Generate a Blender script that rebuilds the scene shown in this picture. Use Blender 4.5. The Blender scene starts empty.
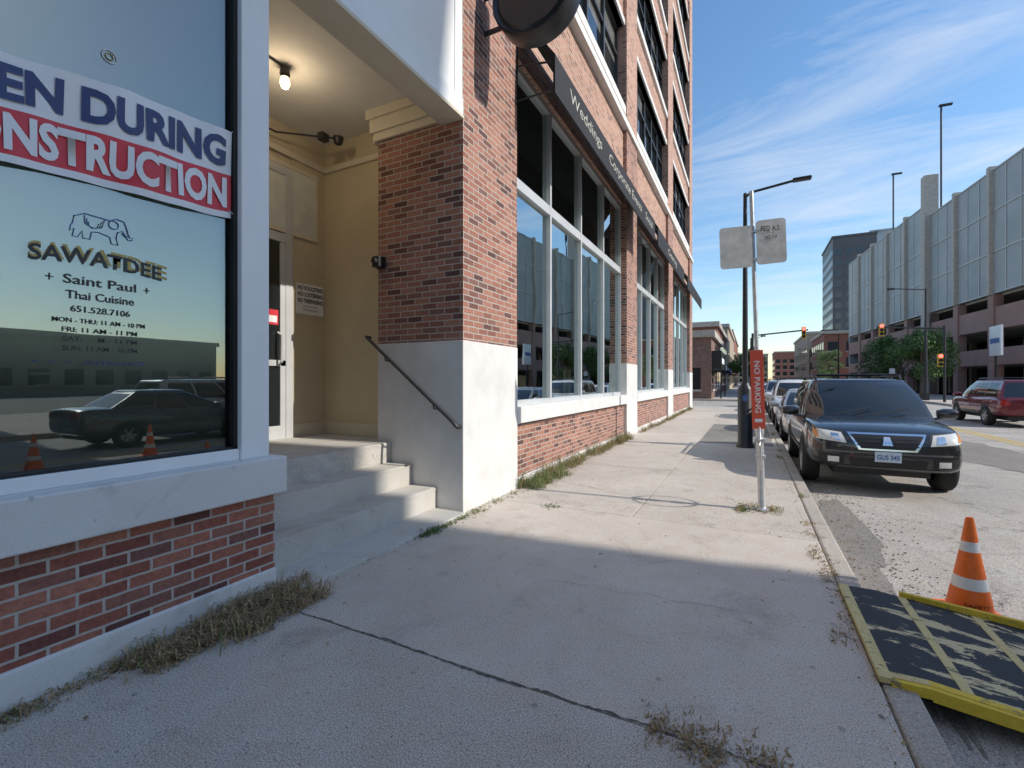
import bpy, math, random
from mathutils import Vector, Matrix
from mathutils.bvhtree import BVHTree
random.seed(7)
S=bpy.context.scene
# ------------------------------------------------------------------ materials
def newmat(name):
    m=bpy.data.materials.new(name); m.use_nodes=True
    nt=m.node_tree; b=nt.nodes['Principled BSDF']; return m,nt,b
def N(nt,t,**k):
    n=nt.nodes.new(t)
    for a,v in k.items(): setattr(n,a,v)
    return n
def L(nt,a,b): nt.links.new(a,b)
def ramp(nt,stops,interp='LINEAR'):
    r=N(nt,'ShaderNodeValToRGB'); cr=r.color_ramp; cr.interpolation=interp
    while len(cr.elements)<len(stops): cr.elements.new(0.5)
    for e,(p,c) in zip(cr.elements,stops):
        e.position=p; e.color=(c[0],c[1],c[2],1) if hasattr(c,'__len__') else (c,c,c,1)
    return r
def coord(nt,kind='Object'):
    return N(nt,'ShaderNodeTexCoord').outputs[kind]
def noise(nt,vec,scale,detail=4,rough=.55,dist=0):
    n=N(nt,'ShaderNodeTexNoise'); n.inputs['Scale'].default_value=scale
    n.inputs['Detail'].default_value=detail; n.inputs['Roughness'].default_value=rough
    n.inputs['Distortion'].default_value=dist
    L(nt,vec,n.inputs['Vector']); return n.outputs['Fac']
def mix(nt,fac,a,b,mode='MIX'):
    m=N(nt,'ShaderNodeMix',data_type='RGBA',blend_type=mode)
    def s(i,v):
        if hasattr(v,'links'): L(nt,v,m.inputs[i])
        elif hasattr(v,'__len__'): m.inputs[i].default_value=(v[0],v[1],v[2],1)
        else: m.inputs[i].default_value=v
    s(0,fac); s(6,a); s(7,b); return m.outputs[2]
def mth(nt,op,a,b=None,clamp=False):
    m=N(nt,'ShaderNodeMath',operation=op); m.use_clamp=clamp
    for i,v in enumerate([a,b]):
        if v is None: continue
        if hasattr(v,'links'): L(nt,v,m.inputs[i])
        else: m.inputs[i].default_value=v
    return m.outputs[0]
def bump(nt,b,h,strength=.3,dist=.01):
    n=N(nt,'ShaderNodeBump'); n.inputs['Strength'].default_value=strength; n.inputs['Distance'].default_value=dist
    L(nt,h,n.inputs['Height']); L(nt,n.outputs[0],b.inputs['Normal'])
def ramp_out(nt,fac,stops):
    r=ramp(nt,stops); L(nt,fac,r.inputs[0]); return r.outputs[0]
def pbr(name,col,rough=.5,metal=0,var=.15,vs=3,bmp=0,bs=60,coat=0,spec=.5):
    m,nt,b=newmat(name); c=coord(nt)
    n1=noise(nt,c,vs,3,.6)
    L(nt,ramp_out(nt,n1,[(.3,[x*(1-var) for x in col]),(.7,[min(1,x*(1+var)) for x in col])]),b.inputs['Base Color'])
    b.inputs['Metallic'].default_value=metal
    b.inputs['Specular IOR Level'].default_value=spec
    rr=mth(nt,'MULTIPLY_ADD',n1,.25); nt.nodes[-1].inputs[2].default_value=max(0,rough-.12)
    L(nt,rr,b.inputs['Roughness'])
    if coat: b.inputs['Coat Weight'].default_value=coat; b.inputs['Coat Roughness'].default_value=.04
    if bmp: bump(nt,b,noise(nt,c,bs,2),bmp)
    return m
def brickmat(name,cols,mortar,bw=.225,rh=.0735,ms=.006,wall_bump=.6):
    m,nt,b=newmat(name); uv=coord(nt,'UV'); obj=coord(nt)
    t=N(nt,'ShaderNodeTexBrick'); t.inputs['Scale'].default_value=1
    t.inputs['Brick Width'].default_value=bw; t.inputs['Row Height'].default_value=rh
    t.inputs['Mortar Size'].default_value=ms; t.inputs['Mortar Smooth'].default_value=.25
    for k,c in (('Color1',0),('Color2',1),('Mortar',.5)): t.inputs[k].default_value=(c,c,c,1)
    wn=N(nt,'ShaderNodeTexNoise'); wn.inputs['Scale'].default_value=9; wn.inputs['Detail'].default_value=2; L(nt,uv,wn.inputs['Vector'])
    wm=N(nt,'ShaderNodeMix',data_type='RGBA',blend_type='LINEAR_LIGHT'); wm.inputs[0].default_value=.004; L(nt,uv,wm.inputs[6]); L(nt,wn.outputs['Color'],wm.inputs[7])
    L(nt,wm.outputs[2],t.inputs['Vector'])
    k=len(cols); r=ramp_out(nt,t.outputs['Color'],[(i/(k-1),c) for i,c in enumerate(cols)])
    nz=noise(nt,obj,45,3,.7); big=noise(nt,obj,.7,3,.6)
    c=mix(nt,.5,r,ramp_out(nt,nz,[(.3,.25),(.7,.8)]),'OVERLAY')
    mc=mix(nt,nz,[x*.75 for x in mortar],[min(1,x*1.15) for x in mortar])
    c=mix(nt,t.outputs['Fac'],c,mc)
    c=mix(nt,.4,c,ramp_out(nt,big,[(.3,.65),(.7,1)]),'MULTIPLY')
    L(nt,c,b.inputs['Base Color']); b.inputs['Roughness'].default_value=.88
    h=mth(nt,'SUBTRACT',mth(nt,'MULTIPLY',nz,.3),t.outputs['Fac'])
    bump(nt,b,h,wall_bump,.006)
    return m
def concrete(name,col,agg=.5,stain=.4,cracks=False,scale=1,tint=(.9,.8,.68)):
    m,nt,b=newmat(name); c=coord(nt)
    big=noise(nt,c,.55*scale,5,.65,.4); med=noise(nt,c,4*scale,5,.7); fine=noise(nt,c,130*scale,2,.8)
    v=N(nt,'ShaderNodeTexVoronoi'); v.inputs['Scale'].default_value=95*scale; L(nt,c,v.inputs['Vector'])
    a=ramp_out(nt,big,[(.3,[x*(1-stain*.55) for x in col]),(.62,[x*1.05 for x in col])])
    a=mix(nt,ramp_out(nt,med,[(.35,0.0),(.75,.6)]),a,[x*y for x,y in zip(col,tint)])
    a=mix(nt,agg,a,ramp_out(nt,fine,[(.3,.05),(.5,.5),(.72,1)]),'OVERLAY')
    a=mix(nt,agg*.9,a,ramp_out(nt,v.outputs['Color'],[(0,.3),(.18,1),(.85,1),(1,1.0)]),'MULTIPLY')
    if stain:
        v3=N(nt,'ShaderNodeTexVoronoi'); v3.inputs['Scale'].default_value=3.7*scale; L(nt,c,v3.inputs['Vector'])
        a=mix(nt,.6,a,ramp_out(nt,v3.outputs['Distance'],[(.04,.45),(.075,1)]),'MULTIPLY')
        a=mix(nt,.5,a,ramp_out(nt,noise(nt,c,1.6*scale,4,.7,1.2),[(.30,.6),(.45,1)]),'MULTIPLY')
    if cracks:
        w=N(nt,'ShaderNodeTexVoronoi',feature='DISTANCE_TO_EDGE'); w.inputs['Scale'].default_value=.35
        wn=N(nt,'ShaderNodeTexNoise'); wn.inputs['Scale'].default_value=2.0; wn.inputs['Detail'].default_value=6; wn.inputs['Roughness'].default_value=.7; L(nt,c,wn.inputs['Vector'])
        mm=N(nt,'ShaderNodeMix',data_type='RGBA',blend_type='ADD'); mm.inputs[0].default_value=1.0
        L(nt,c,mm.inputs[6]); L(nt,wn.outputs['Color'],mm.inputs[7]); L(nt,mm.outputs[2],w.inputs['Vector'])
        a=mix(nt,.75,a,ramp_out(nt,w.outputs['Distance'],[(.001,.3),(.006,1)]),'MULTIPLY')
    L(nt,a,b.inputs['Base Color']); b.inputs['Roughness'].default_value=.92
    bump(nt,b,mth(nt,'ADD',mth(nt,'MULTIPLY',fine,.6),mth(nt,'MULTIPLY',med,.8)),.28,.005)
    return m
def glassmat(name,base=.10,tint=(.75,.82,.82),wav=.03,wscale=1.2,ior=1.6):
    m=bpy.data.materials.new(name); m.use_nodes=True; nt=m.node_tree; nt.nodes.clear()
    o=N(nt,'ShaderNodeOutputMaterial'); tr=N(nt,'ShaderNodeBsdfTransparent'); gl=N(nt,'ShaderNodeBsdfGlossy'); mx=N(nt,'ShaderNodeMixShader')
    tr.inputs[0].default_value=(*tint,1); gl.inputs['Roughness'].default_value=.01; gl.inputs['Color'].default_value=(.86,.97,.97,1)
    f=N(nt,'ShaderNodeFresnel'); f.inputs[0].default_value=ior
    c=coord(nt); b=N(nt,'ShaderNodeBump'); b.inputs['Strength'].default_value=wav; b.inputs['Distance'].default_value=.05
    L(nt,noise(nt,c,wscale,2),b.inputs['Height']); L(nt,b.outputs[0],gl.inputs['Normal'])
    L(nt,mth(nt,'ADD',f.outputs[0],base,True),mx.inputs[0])
    L(nt,tr.outputs[0],mx.inputs[1]); L(nt,gl.outputs[0],mx.inputs[2]); L(nt,mx.outputs[0],o.inputs[0]); return m
def darkglass(name,col=(.015,.02,.022),rough=.03,spec=1.0):
    m,nt,b=newmat(name); c=coord(nt)
    b.inputs['Base Color'].default_value=(*col,1); b.inputs['Roughness'].default_value=rough; b.inputs['Specular IOR Level'].default_value=spec
    bump(nt,b,noise(nt,c,.8,2),.05,.05); return m
def emis(name,col,s):
    m,nt,b=newmat(name); b.inputs['Emission Color'].default_value=(*col,1); b.inputs['Emission Strength'].default_value=s; return m
def chipped(name,a,b_,thr,sc=7,strx=1):
    m,nt,b=newmat(name); c=coord(nt); mp=N(nt,'ShaderNodeMapping'); mp.inputs['Scale'].default_value=(strx,1.5,1); L(nt,c,mp.inputs[0])
    n=noise(nt,mp.outputs[0],sc,6,.7,.4)
    f=ramp_out(nt,n,[(thr,0),(thr+.02,1)])
    n2=noise(nt,c,30,3,.7)
    col=mix(nt,f,a,b_); col=mix(nt,.5,col,ramp_out(nt,n2,[(.3,.35),(.7,.65)]),'OVERLAY')
    L(nt,col,b.inputs['Base Color']); b.inputs['Roughness'].default_value=.7; bump(nt,b,mth(nt,'ADD',mth(nt,'MULTIPLY',f,-.5),n2),.5,.004); return m

M={}
M['brick_red']=brickmat('brick_red',[(.10,.045,.04),(.27,.085,.06),(.38,.14,.095),(.44,.18,.12),(.20,.09,.075)],(.52,.47,.42),ms=.008)
M['brick_pillar']=brickmat('brick_pillar',[(.11,.055,.05),(.29,.12,.085),(.38,.17,.12),(.42,.20,.14),(.19,.10,.085)],(.50,.45,.39),ms=.008)
M['brick_tan']=brickmat('brick_tan',[(.22,.11,.08),(.44,.22,.15),(.52,.28,.195),(.48,.26,.18),(.32,.16,.12)],(.56,.50,.43),ms=.008)
M['brick_far']=brickmat('brick_far',[(.12,.07,.06),(.28,.15,.11),(.24,.12,.09)],(.33,.29,.26))
M['stone']=pbr('cast_stone',(.68,.665,.635),.8,var=.09,vs=2.5,bmp=.2,bs=90)
M['stone_sp']=concrete('speckled_sill_stone',(.70,.69,.67),.22,.12,False,1.4,(.97,.95,.92))
M['white']=pbr('white_paint',(.84,.84,.83),.45,var=.04,vs=2)
M['cream']=pbr('cream_wall',(.57,.485,.33),.75,var=.07,vs=1.5,bmp=.06,bs=120)
M['ceil']=pbr('porch_ceiling_paint',(.68,.655,.60),.8,var=.05)
M['creamtrim']=pbr('cream_trim',(.64,.57,.44),.6,var=.05)
M['walk']=concrete('sidewalk_concrete',(.52,.47,.415),.75,.35)
M['walk2']=concrete('sidewalk_concrete_b',(.56,.505,.445),.6,.3)
M['step']=concrete('step_concrete',(.57,.555,.52),.3,.45)
M['kerb']=concrete('kerb_concrete',(.46,.42,.37),.5,.6)
M['road']=concrete('road_asphalt',(.44,.415,.38),.8,.5,True)
M['patch']=concrete('asphalt_patch',(.25,.235,.215),.8,.5,False)
M['ground']=concrete('ground_mat',(.24,.225,.20),.3,.4,False,.3)
M['joint']=pbr('joint_dirt',(.09,.08,.065),.95,bmp=.4)
M['crack']=pbr('crack_dark',(.10,.088,.075),.95)
M['alu']=pbr('window_frame_grey',(.58,.59,.59),.4,.2,var=.05)
M['dkframe']=pbr('window_frame_dark',(.05,.052,.055),.45,.2)
M['gasket']=pbr('black_rubber',(.015,.015,.015),.6)
M['black']=pbr('black_paint',(.02,.02,.022),.4,var=.2)
M['awn']=pbr('awning_fabric',(.018,.018,.02),.8,var=.2,bmp=.1)
M['glass']=glassmat('storefront_glass',.42,(.55,.62,.62))
M['glassL']=glassmat('window_pane_glass',.13,(.93,.97,.94),.012,1.2,1.5)
M['dglass']=darkglass('upper_window_glass')
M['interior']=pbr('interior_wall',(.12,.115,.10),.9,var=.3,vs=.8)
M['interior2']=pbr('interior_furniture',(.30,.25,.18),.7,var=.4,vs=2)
M['galv']=pbr('galvanised_steel',(.52,.53,.53),.42,.6,var=.12,vs=12)
M['dsteel']=pbr('dark_steel',(.05,.05,.055),.45,.6)
M['signback']=pbr('sign_back_aluminium',(.46,.46,.44),.5,.3,var=.15,vs=9)
M['red']=pbr('sign_red',(.72,.10,.05),.5,var=.05)
M['orange']=pbr('cone_orange',(.9,.17,.02),.5,var=.12,vs=14)
M['conew']=pbr('cone_white_band',(.78,.78,.75),.4,var=.1,vs=14)
M['plate']=chipped('ramp_plate_paint',(.028,.028,.03),(.60,.50,.28),.535,3.6,.6)
M['yellow']=chipped('ramp_yellow_paint',(.72,.50,.04),(.32,.24,.10),.58,9)
M['paley']=chipped('ramp_pale_yellow',(.62,.50,.22),(.20,.17,.10),.60,11)
M['ylane']=chipped('yellow_lane_paint',(.62,.44,.08),(.38,.34,.28),.55,6)
M['wlane']=chipped('white_lane_paint',(.7,.7,.68),(.40,.38,.35),.55,6)
M['green']=pbr('weed_green',(.10,.17,.04),.8,var=.4,vs=9)
M['straw']=pbr('weed_straw',(.36,.26,.14),.9,var=.4,vs=14)
M['leaf']=pbr('tree_leaf',(.08,.14,.03),.7,var=.5,vs=1.5)
M['bark']=pbr('bark',(.12,.09,.07),.9,var=.3,bmp=.5)
M['dryleaf']=pbr('dry_leaf',(.26,.17,.08),.85,var=.5,vs=6)
M['gravel']=pbr('gravel_stone',(.34,.31,.27),.9,var=.5,vs=20)
# ------------------------------------------------------------------ geometry helpers
def group(name,loc=(0,0,0),rotz=0):
    e=bpy.data.objects.new(name,None); e.empty_display_size=.3; S.collection.objects.link(e)
    e.location=loc; e.rotation_euler=(0,0,rotz); return e
def finish(me,name,mats,parent,smooth=None,bevel=0):
    ob=bpy.data.objects.new(name,me); S.collection.objects.link(ob)
    if not isinstance(mats,(list,tuple)): mats=[mats]
    for m in mats: me.materials.append(m)
    if parent: ob.parent=parent
    uv=me.uv_layers.new(name='UVMap') if not me.uv_layers else me.uv_layers[0]
    for p in me.polygons:
        n=p.normal; ax=max(range(3),key=lambda i:abs(n[i]))
        for li in p.loop_indices:
            v=me.vertices[me.loops[li].vertex_index].co
            uv.data[li].uv=(v.y,v.z) if ax==0 else ((v.x,v.z) if ax==1 else (v.x,v.y))
    if smooth is not None:
        me.polygons.foreach_set('use_smooth',[True]*len(me.polygons)); me.set_sharp_from_angle(angle=math.radians(smooth))
    if bevel:
        md=ob.modifiers.new('bev','BEVEL'); md.width=bevel; md.segments=2; md.limit_method='ANGLE'
    return ob
def mesh(name,v,f,mat,parent=None,smooth=None,bevel=0,mi=None):
    me=bpy.data.meshes.new(name); me.from_pydata([tuple(x) for x in v],[],f); me.update()
    if mi: me.polygons.foreach_set('material_index',mi)
    return finish(me,name,mat,parent,smooth,bevel)
BF=[(0,2,3,1),(4,5,7,6),(0,1,5,4),(2,6,7,3),(0,4,6,2),(1,3,7,5)]
def boxes(name,bl,mat,parent=None,bevel=0):
    V=[];F=[]
    for (x0,x1,y0,y1,z0,z1) in bl:
        o=len(V)
        for z in (z0,z1):
            for y in (y0,y1):
                for x in (x0,x1): V.append((x,y,z))
        F+= [tuple(o+i for i in f) for f in BF]
    return mesh(name,V,F,mat,parent,None,bevel)
def panes(name,pl,mat,parent=None):
    """single-sheet glass facing +X: (x,y0,y1,z0,z1)"""
    V=[];F=[]
    for (x,y0,y1,z0,z1) in pl:
        o=len(V); V+=[(x,y0,z0),(x,y1,z0),(x,y1,z1),(x,y0,z1)]; F.append((o,o+1,o+2,o+3))
    return mesh(name,V,F,mat,parent)
def lathe(name,prof,mat,parent=None,seg=24,loc=(0,0,0),smooth=40,mi=None,axis='Z'):
    V=[];F=[];I=[]
    for (r,z) in prof:
        for i in range(seg):
            a=2*math.pi*i/seg
            p=(r*math.cos(a),r*math.sin(a),z)
            if axis=='Y': p=(p[0],p[2],p[1])
            if axis=='X': p=(p[2],p[0],p[1])
            V.append((p[0]+loc[0],p[1]+loc[1],p[2]+loc[2]))
    for j in range(len(prof)-1):
        for i in range(seg):
            k=(i+1)%seg; F.append((j*seg+i,j*seg+k,(j+1)*seg+k,(j+1)*seg+i)); I.append(mi[j] if mi else 0)
    return mesh(name,V,F,mat,parent,smooth,0,I)
def tube(name,pts,r,mat,parent=None,seg=10,closed=False,radii=None):
    pts=[Vector(p) for p in pts]; V=[];F=[]; n=len(pts)
    for i,p in enumerate(pts):
        if closed: t=(pts[(i+1)%n]-pts[i-1]).normalized()
        else: t=(pts[min(i+1,n-1)]-pts[max(i-1,0)]).normalized()
        up=Vector((0,0,1)) if abs(t.z)<.95 else Vector((0,1,0))
        a=t.cross(up).normalized(); b=t.cross(a).normalized(); rr=radii[i] if radii else r
        for k in range(seg):
            an=2*math.pi*k/seg; V.append(p+a*math.cos(an)*rr+b*math.sin(an)*rr)
    m=n if closed else n-1
    for i in range(m):
        for k in range(seg):
            k2=(k+1)%seg; i2=(i+1)%n; F.append((i*seg+k,i*seg+k2,i2*seg+k2,i2*seg+k))
    if not closed: F.append(tuple(range(seg-1,-1,-1))); F.append(tuple((n-1)*seg+k for k in range(seg)))
    return mesh(name,V,F,mat,parent,50)
def text(name,body,mat,parent,loc,width=None,height=None,rot=(math.pi/2,0,math.pi/2),warp=None,offset=0):
    cu=bpy.data.curves.new(name,'FONT'); cu.body=body; cu.align_x='CENTER'; cu.extrude=0; cu.size=1; cu.resolution_u=3; cu.offset=offset
    o=bpy.data.objects.new(name+'_tmp',cu); S.collection.objects.link(o); bpy.context.view_layer.update()
    dg=bpy.context.evaluated_depsgraph_get(); me=bpy.data.meshes.new_from_object(o.evaluated_get(dg)); bpy.data.objects.remove(o)
    xs=[v.co.x for v in me.vertices]; ys=[v.co.y for v in me.vertices]
    w=max(xs)-min(xs); h=max(ys)-min(ys); sx=(width/w) if width else None; sy=(height/h) if height else None
    sx=sx or sy; sy=sy or sx; cx=(max(xs)+min(xs))/2; y0=min(ys)
    R=Matrix.Translation(loc)@(Matrix.Rotation(rot[2],4,'Z')@Matrix.Rotation(rot[1],4,'Y')@Matrix.Rotation(rot[0],4,'X'))
    for v in me.vertices:
        x=(v.co.x-cx)*sx; y=(v.co.y-y0)*sy
        if warp: v.co=warp(x,y)
        else: v.co=R@Vector((x,y,0))
    me.update(); return finish(me,name,mat,parent)
# ------------------------------------------------------------------ ground, road, sidewalk
boxes('ground',[(-1500,1500,-1500,1500,-.8,-.20)],M['ground'])
boxes('road',[(.75,12,-90,420,-.5,-.15)],M['road'])
boxes('cross_street_road',[(-90,.75,31,43,-.4,-.152)],M['road'])
g=group('road_markings')
boxes('centre_line',[(6.3,6.42,-60,300,-.15,-.146),(6.55,6.67,-60,300,-.15,-.146)],M['ylane'],g)
boxes('lane_dashes',[(3.25,3.37,y,y+2.5,-.15,-.146) for y in range(14,300,9)]+[(9.2,9.32,y,y+2.5,-.15,-.146) for y in range(-40,300,9)],M['wlane'],g)
def blob(name,cx,cy,rx,ry,z,mat,parent,n=110,seed=1,j=.14):
    rnd=random.Random(seed); V=[(cx,cy,z)]
    ph=[rnd.uniform(0,6.28) for _ in range(14)]
    for i in range(n):
        a=2*math.pi*i/n; k=1+sum(j/(q+1)**.7*math.sin((q*2+2)*a+ph[q]) for q in range(14))*.6+rnd.uniform(-.03,.03)
        V.append((cx+rx*k*math.cos(a),cy+ry*k*math.sin(a),z))
    return mesh(name,V,[(0,i+1,(i+1)%n+1) for i in range(n)],mat,parent)
g=group('asphalt_patches')
blob('gutter_patch_1',1.0,6.6,.20,1.5,-.1455,M['patch'],g,seed=3)
blob('gutter_patch_2',.91,4.6,.15,1.6,-.1445,M['patch'],g,seed=5)
blob('road_patch',4.8,15,.8,3.5,-.1455,M['patch'],g,seed=8)
lathe('manhole_cover',[(0,-.1435),(.33,-.1435),(.36,-.1445),(.37,-.149)],M['dsteel'],g,32,(4.4,7.8,0))
boxes('sidewalk_dark_area',[(-1.15,.5,12.6,18.2,-.02,.004)],M['patch'],g)  # darker rectangle on the far sidewalk
sw=group('sidewalk')
boxes('base_bed',[(-3.3,.60,-60,31,-.3,-.02)],M['joint'],sw)
ys=[-14,-11,-8,-5.2,-2.4,-.2,2.13,5.35,8.4,11.5,14.6,17.7,20.8,24,27.4,31]
for i in range(len(ys)-1):
    a,b=ys[i]+.004,ys[i+1]-.004
    mat=M['walk'] if (i%3) else M['walk2']
    if ys[i]>=5:
        boxes('slab_%d'%i,[(-3.3,-1.204,a,b,-.1,random.uniform(-.002,.001)),(-1.196,.592,a,b,-.1,random.uniform(-.002,.001))],mat,sw,.008)
    else: boxes('slab_%d'%i,[(-3.3,.592,a,b,-.1,0)],mat,sw,.006)
kb=group('kerb')
boxes('kerb_near',[(.60,.75,y+.004,y+2.996,-.3,.003) for y in range(-60,31,3)],M['kerb'],kb,.02)
boxes('kerb_far',[(12,12.16,y+.004,y+3.996,-.3,.003) for y in range(-60,300,4)],M['kerb'],kb,.02)
boxes('far_sidewalk',[(12.16,24,-90,300,-.3,0)],M['walk2'])
boxes('next_block_sidewalk',[(-12,.6,43,300,-.3,0)],M['walk'])
boxes('next_block_kerb',[(.6,.75,43,300,-.3,.003)],M['kerb'])
cr=group('sidewalk_cracks')
def crack(name,p0,p1,seed,w=.006,jit=.05,z=.0035,n=60):
    rnd=random.Random(seed); p0=Vector(p0);p1=Vector(p1); d=(p1-p0); perp=Vector((-d.y,d.x)).normalized(); V=[];F=[]; o=0
    for i in range(n+1):
        t=i/n; o=o*.85+rnd.uniform(-jit,jit)*.5
        p=p0+d*t+perp*o; ww=w*rnd.uniform(.1,1.7)*(1-.6*abs(2*t-1))
        V+= [(p.x-perp.x*ww,p.y-perp.y*ww,z),(p.x+perp.x*ww,p.y+perp.y*ww,z)]
    for i in range(n): F.append((2*i,2*i+1,2*i+3,2*i+2))
    mesh(name,V,F,M['crack'],cr)
crack('crack_1',(-3,2.125),(.6,2.135),1,.007,.012,.0035,160)
crack('crack_2',(-2.9,6.9),(-.9,6.0),2,.003,.05)
crack('crack_4',(-3,9.3),(.5,9.7),4,.004,.07)
crack('crack_5',(-1.9,3.3),(.6,3.6),5,.0015,.05)
# ------------------------------------------------------------------ main building
B=group('brick_building')
PIL=[(4.6,6.02),(12.75,14.05),(20.0,21.35),(27.7,29.0)]
HT=27
st=[];br=[];bt=[]
for i,(a,b) in enumerate(PIL):
    br.append((-4.31 if i==0 else -3.6,-3.0,a,b,2.03,8.42)); bt.append((-3.6,-3.0,a,b,8.42,HT)); st.append((-4.315 if i==0 else -3.6,-2.992,a-.008,b+.008,-.05,2.03))
bt.append((-3.6,-3.0,-4.6,-3.2,6.4,HT))
boxes('brick_pilasters',br,M['brick_pillar'],B); boxes('brick_pilasters_upper',bt,M['brick_tan'],B); boxes('stone_pilaster_bases',st,M['stone'],B,.008)
levels=[(9.05,11.3),(12.6,14.8),(16.1,18.3),(19.6,21.8),(23.0,25.2)]
bays=[(6.02,12.75),(14.05,20.0),(21.35,27.7)]
low=[];sill=[];spand=[];fr=[];gl=[];ugl=[];ufr=[];usill=[];blinds=[]
for (a,b) in bays:
    low.append((-3.5,-3.08,a,b,.12,.93)); sill.append((-3.5,-3.06,a,b,-.05,.12))
    sill.append((-3.5,-3.0+.02,a,b,.93,1.17))
    gl.append((-3.235,a,b,1.2,6.4))
    n=4; w=(b-a)/n
    for k in range(n+1):
        y=a+w*k; fr.append((-3.30,-3.16,max(a,y-.035),min(b,y+.035),1.17,6.4))
    for z0,z1 in ((1.172,1.25),(4.5,4.66),(6.30,6.398)):
        fr.append((-3.295,-3.165,a+.002,b-.002,z0,z1))
for (a,b) in bays+[(-3.2,4.6)]:
    zz=[6.4]+[z for l in levels for z in l]+[HT]
    for k in range(0,len(zz),2): spand.append((-3.5,-3.10,a,b,zz[k],zz[k+1]))
    for (z0,z1) in levels:
        usill.append((-3.3,-3.02,a,b,z0-.22,z0)); usill.append((-3.3,-3.05,a,b,z1,z1+.16))
        ugl.append((-3.36,-3.33,a,b,z0,z1)); n=5; w=(b-a)/n
        for k in range(n+1):
            y=a+w*k; ufr.append((-3.34,-3.24,max(a,y-.05),min(b,y+.05),z0,z1))
            if k<n and random.random()<.5: blinds.append((-3.329,-3.326,y+.06,y+w-.06,z1-random.uniform(.3,1.1),z1-.09))
        ufr.append((-3.338,-3.245,a,b,z0+.002,z0+.08)); ufr.append((-3.338,-3.245,a,b,z1-.08,z1-.002)); ufr.append((-3.338,-3.25,a,b,z0+1.45,z0+1.52))
M['blind']=pbr('window_blind',(.16,.16,.15),.25,var=.2)
boxes('brick_base_wall',low,M['brick_pillar'],B); boxes('stone_sills',sill,M['stone'],B,.008)
boxes('brick_spandrels',spand,M['brick_tan'],B); boxes('upper_sills',usill,M['stone'],B)
boxes('upper_glass',ugl,M['dglass'],B); boxes('upper_frames',ufr,M['dkframe'],B); boxes('upper_blinds',blinds,M['blind'],B)
boxes('storefront_frames',fr,M['alu'],B); panes('storefront_glass',gl,M['glass'],B)
boxes('stone_belt',[(-3.2,-2.94,-4.6,29.02,8.42,8.6),(-3.2,-2.9,-4.6,29.05,26.5,27.1)],M['stone'],B)
boxes('building_core',[(-18,-3.5,-30,28.98,6.45,HT-.05),(-18,-8,-30,28.98,-.1,6.45)],M['brick_far'],B)
boxes('far_end_wall',[(-8,-3.6,28.4,28.99,-.1,6.45)],M['brick_far'],B)
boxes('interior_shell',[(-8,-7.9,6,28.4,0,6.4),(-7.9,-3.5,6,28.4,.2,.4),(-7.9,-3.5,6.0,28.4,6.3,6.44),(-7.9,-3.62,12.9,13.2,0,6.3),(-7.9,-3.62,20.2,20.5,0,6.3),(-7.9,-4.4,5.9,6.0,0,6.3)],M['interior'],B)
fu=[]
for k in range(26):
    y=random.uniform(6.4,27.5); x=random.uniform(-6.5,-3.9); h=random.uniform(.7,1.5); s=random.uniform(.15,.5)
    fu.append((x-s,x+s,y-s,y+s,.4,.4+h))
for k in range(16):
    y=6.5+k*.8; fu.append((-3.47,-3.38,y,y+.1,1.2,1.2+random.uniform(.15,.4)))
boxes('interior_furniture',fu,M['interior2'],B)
for (a,b) in [(6.0,13.6),(14.1,20.2),(21.4,27.9)]:
    V=[]
    for y in (a,b): V+= [(-3.0,y,6.9),(-2.4,y,6.08),(-2.4,y,5.55),(-2.43,y,5.55),(-2.43,y,6.05),(-3.0,y,6.82)]
    F=[(0,6,7,1),(1,7,8,2),(2,8,9,3),(3,9,10,4),(4,10,11,5),(0,1,2,3,4,5),(11,10,9,8,7,6)]
    mesh('awning',V,F,M['awn'],B)
    tube('awning_frame',[(-3.0,a+.02,6.1),(-2.45,a+.02,6.0)],.015,M['dsteel'],B,6)
    tube('awning_frame_b',[(-3.0,a+.02,6.8),(-3.0,a+.02,5.6),(-2.45,a+.02,5.6)],.015,M['dsteel'],B,6)
M['letter']=pbr('cream_letters',(.48,.46,.39),.6,var=.04)
text('awning_lettering','Weddings    Corporate Events    Social',M['letter'],B,(-2.396,9.9,5.69),width=6.6,height=.25)
text('awning_lettering','Catering',M['letter'],B,(-2.396,17,5.69),width=2.0,height=.25)
# ---------------- left window wall
boxes('window_bay_base',[(-3.5,-3.10,-12,2.26,-.05,.18)],M['stone_sp'],B,.012)
boxes('window_bay_brick',[(-3.5,-3.12,-12,2.255,.18,.735)],M['brick_red'],B)
boxes('window_bay_ledge',[(-3.6,-3.04,-12,2.30,.735,1.0)],M['stone_sp'],B,.012)
boxes('window_bay_frame',[(-3.5,-3.16,2.03,2.24,1.0,6.4),(-3.5,-3.18,-12,2.03,1.0,1.075),(-3.5,-3.16,-.95,-.75,1.0,5.9),(-3.5,-3.16,-4.2,-4.0,1.0,5.9),(-3.5,-3.18,-12,2.03,4.9,6.4)],M['white'],B,.006)
boxes('window_gasket',[(-3.30,-3.205,2.005,2.03,1.075,4.9),(-3.30,-3.205,-.75,2.03,1.075,1.09)],M['gasket'],B)
panes('window_pane',[(-3.257,-.75,2.005,1.09,4.9)],M['glassL'],B)
boxes('window_pane_b',[(-3.262,-3.256,-12,-.95,1.09,4.9)],M['dglass'],B)
m,nt,b=newmat('window_film_painted_reflection'); c=coord(nt); sp=N(nt,'ShaderNodeSeparateXYZ'); L(nt,c,sp.inputs[0])
zz=mth(nt,'ADD',mth(nt,'MULTIPLY',sp.outputs[2],.25),mth(nt,'MULTIPLY',noise(nt,c,.8,3),.05))
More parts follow.
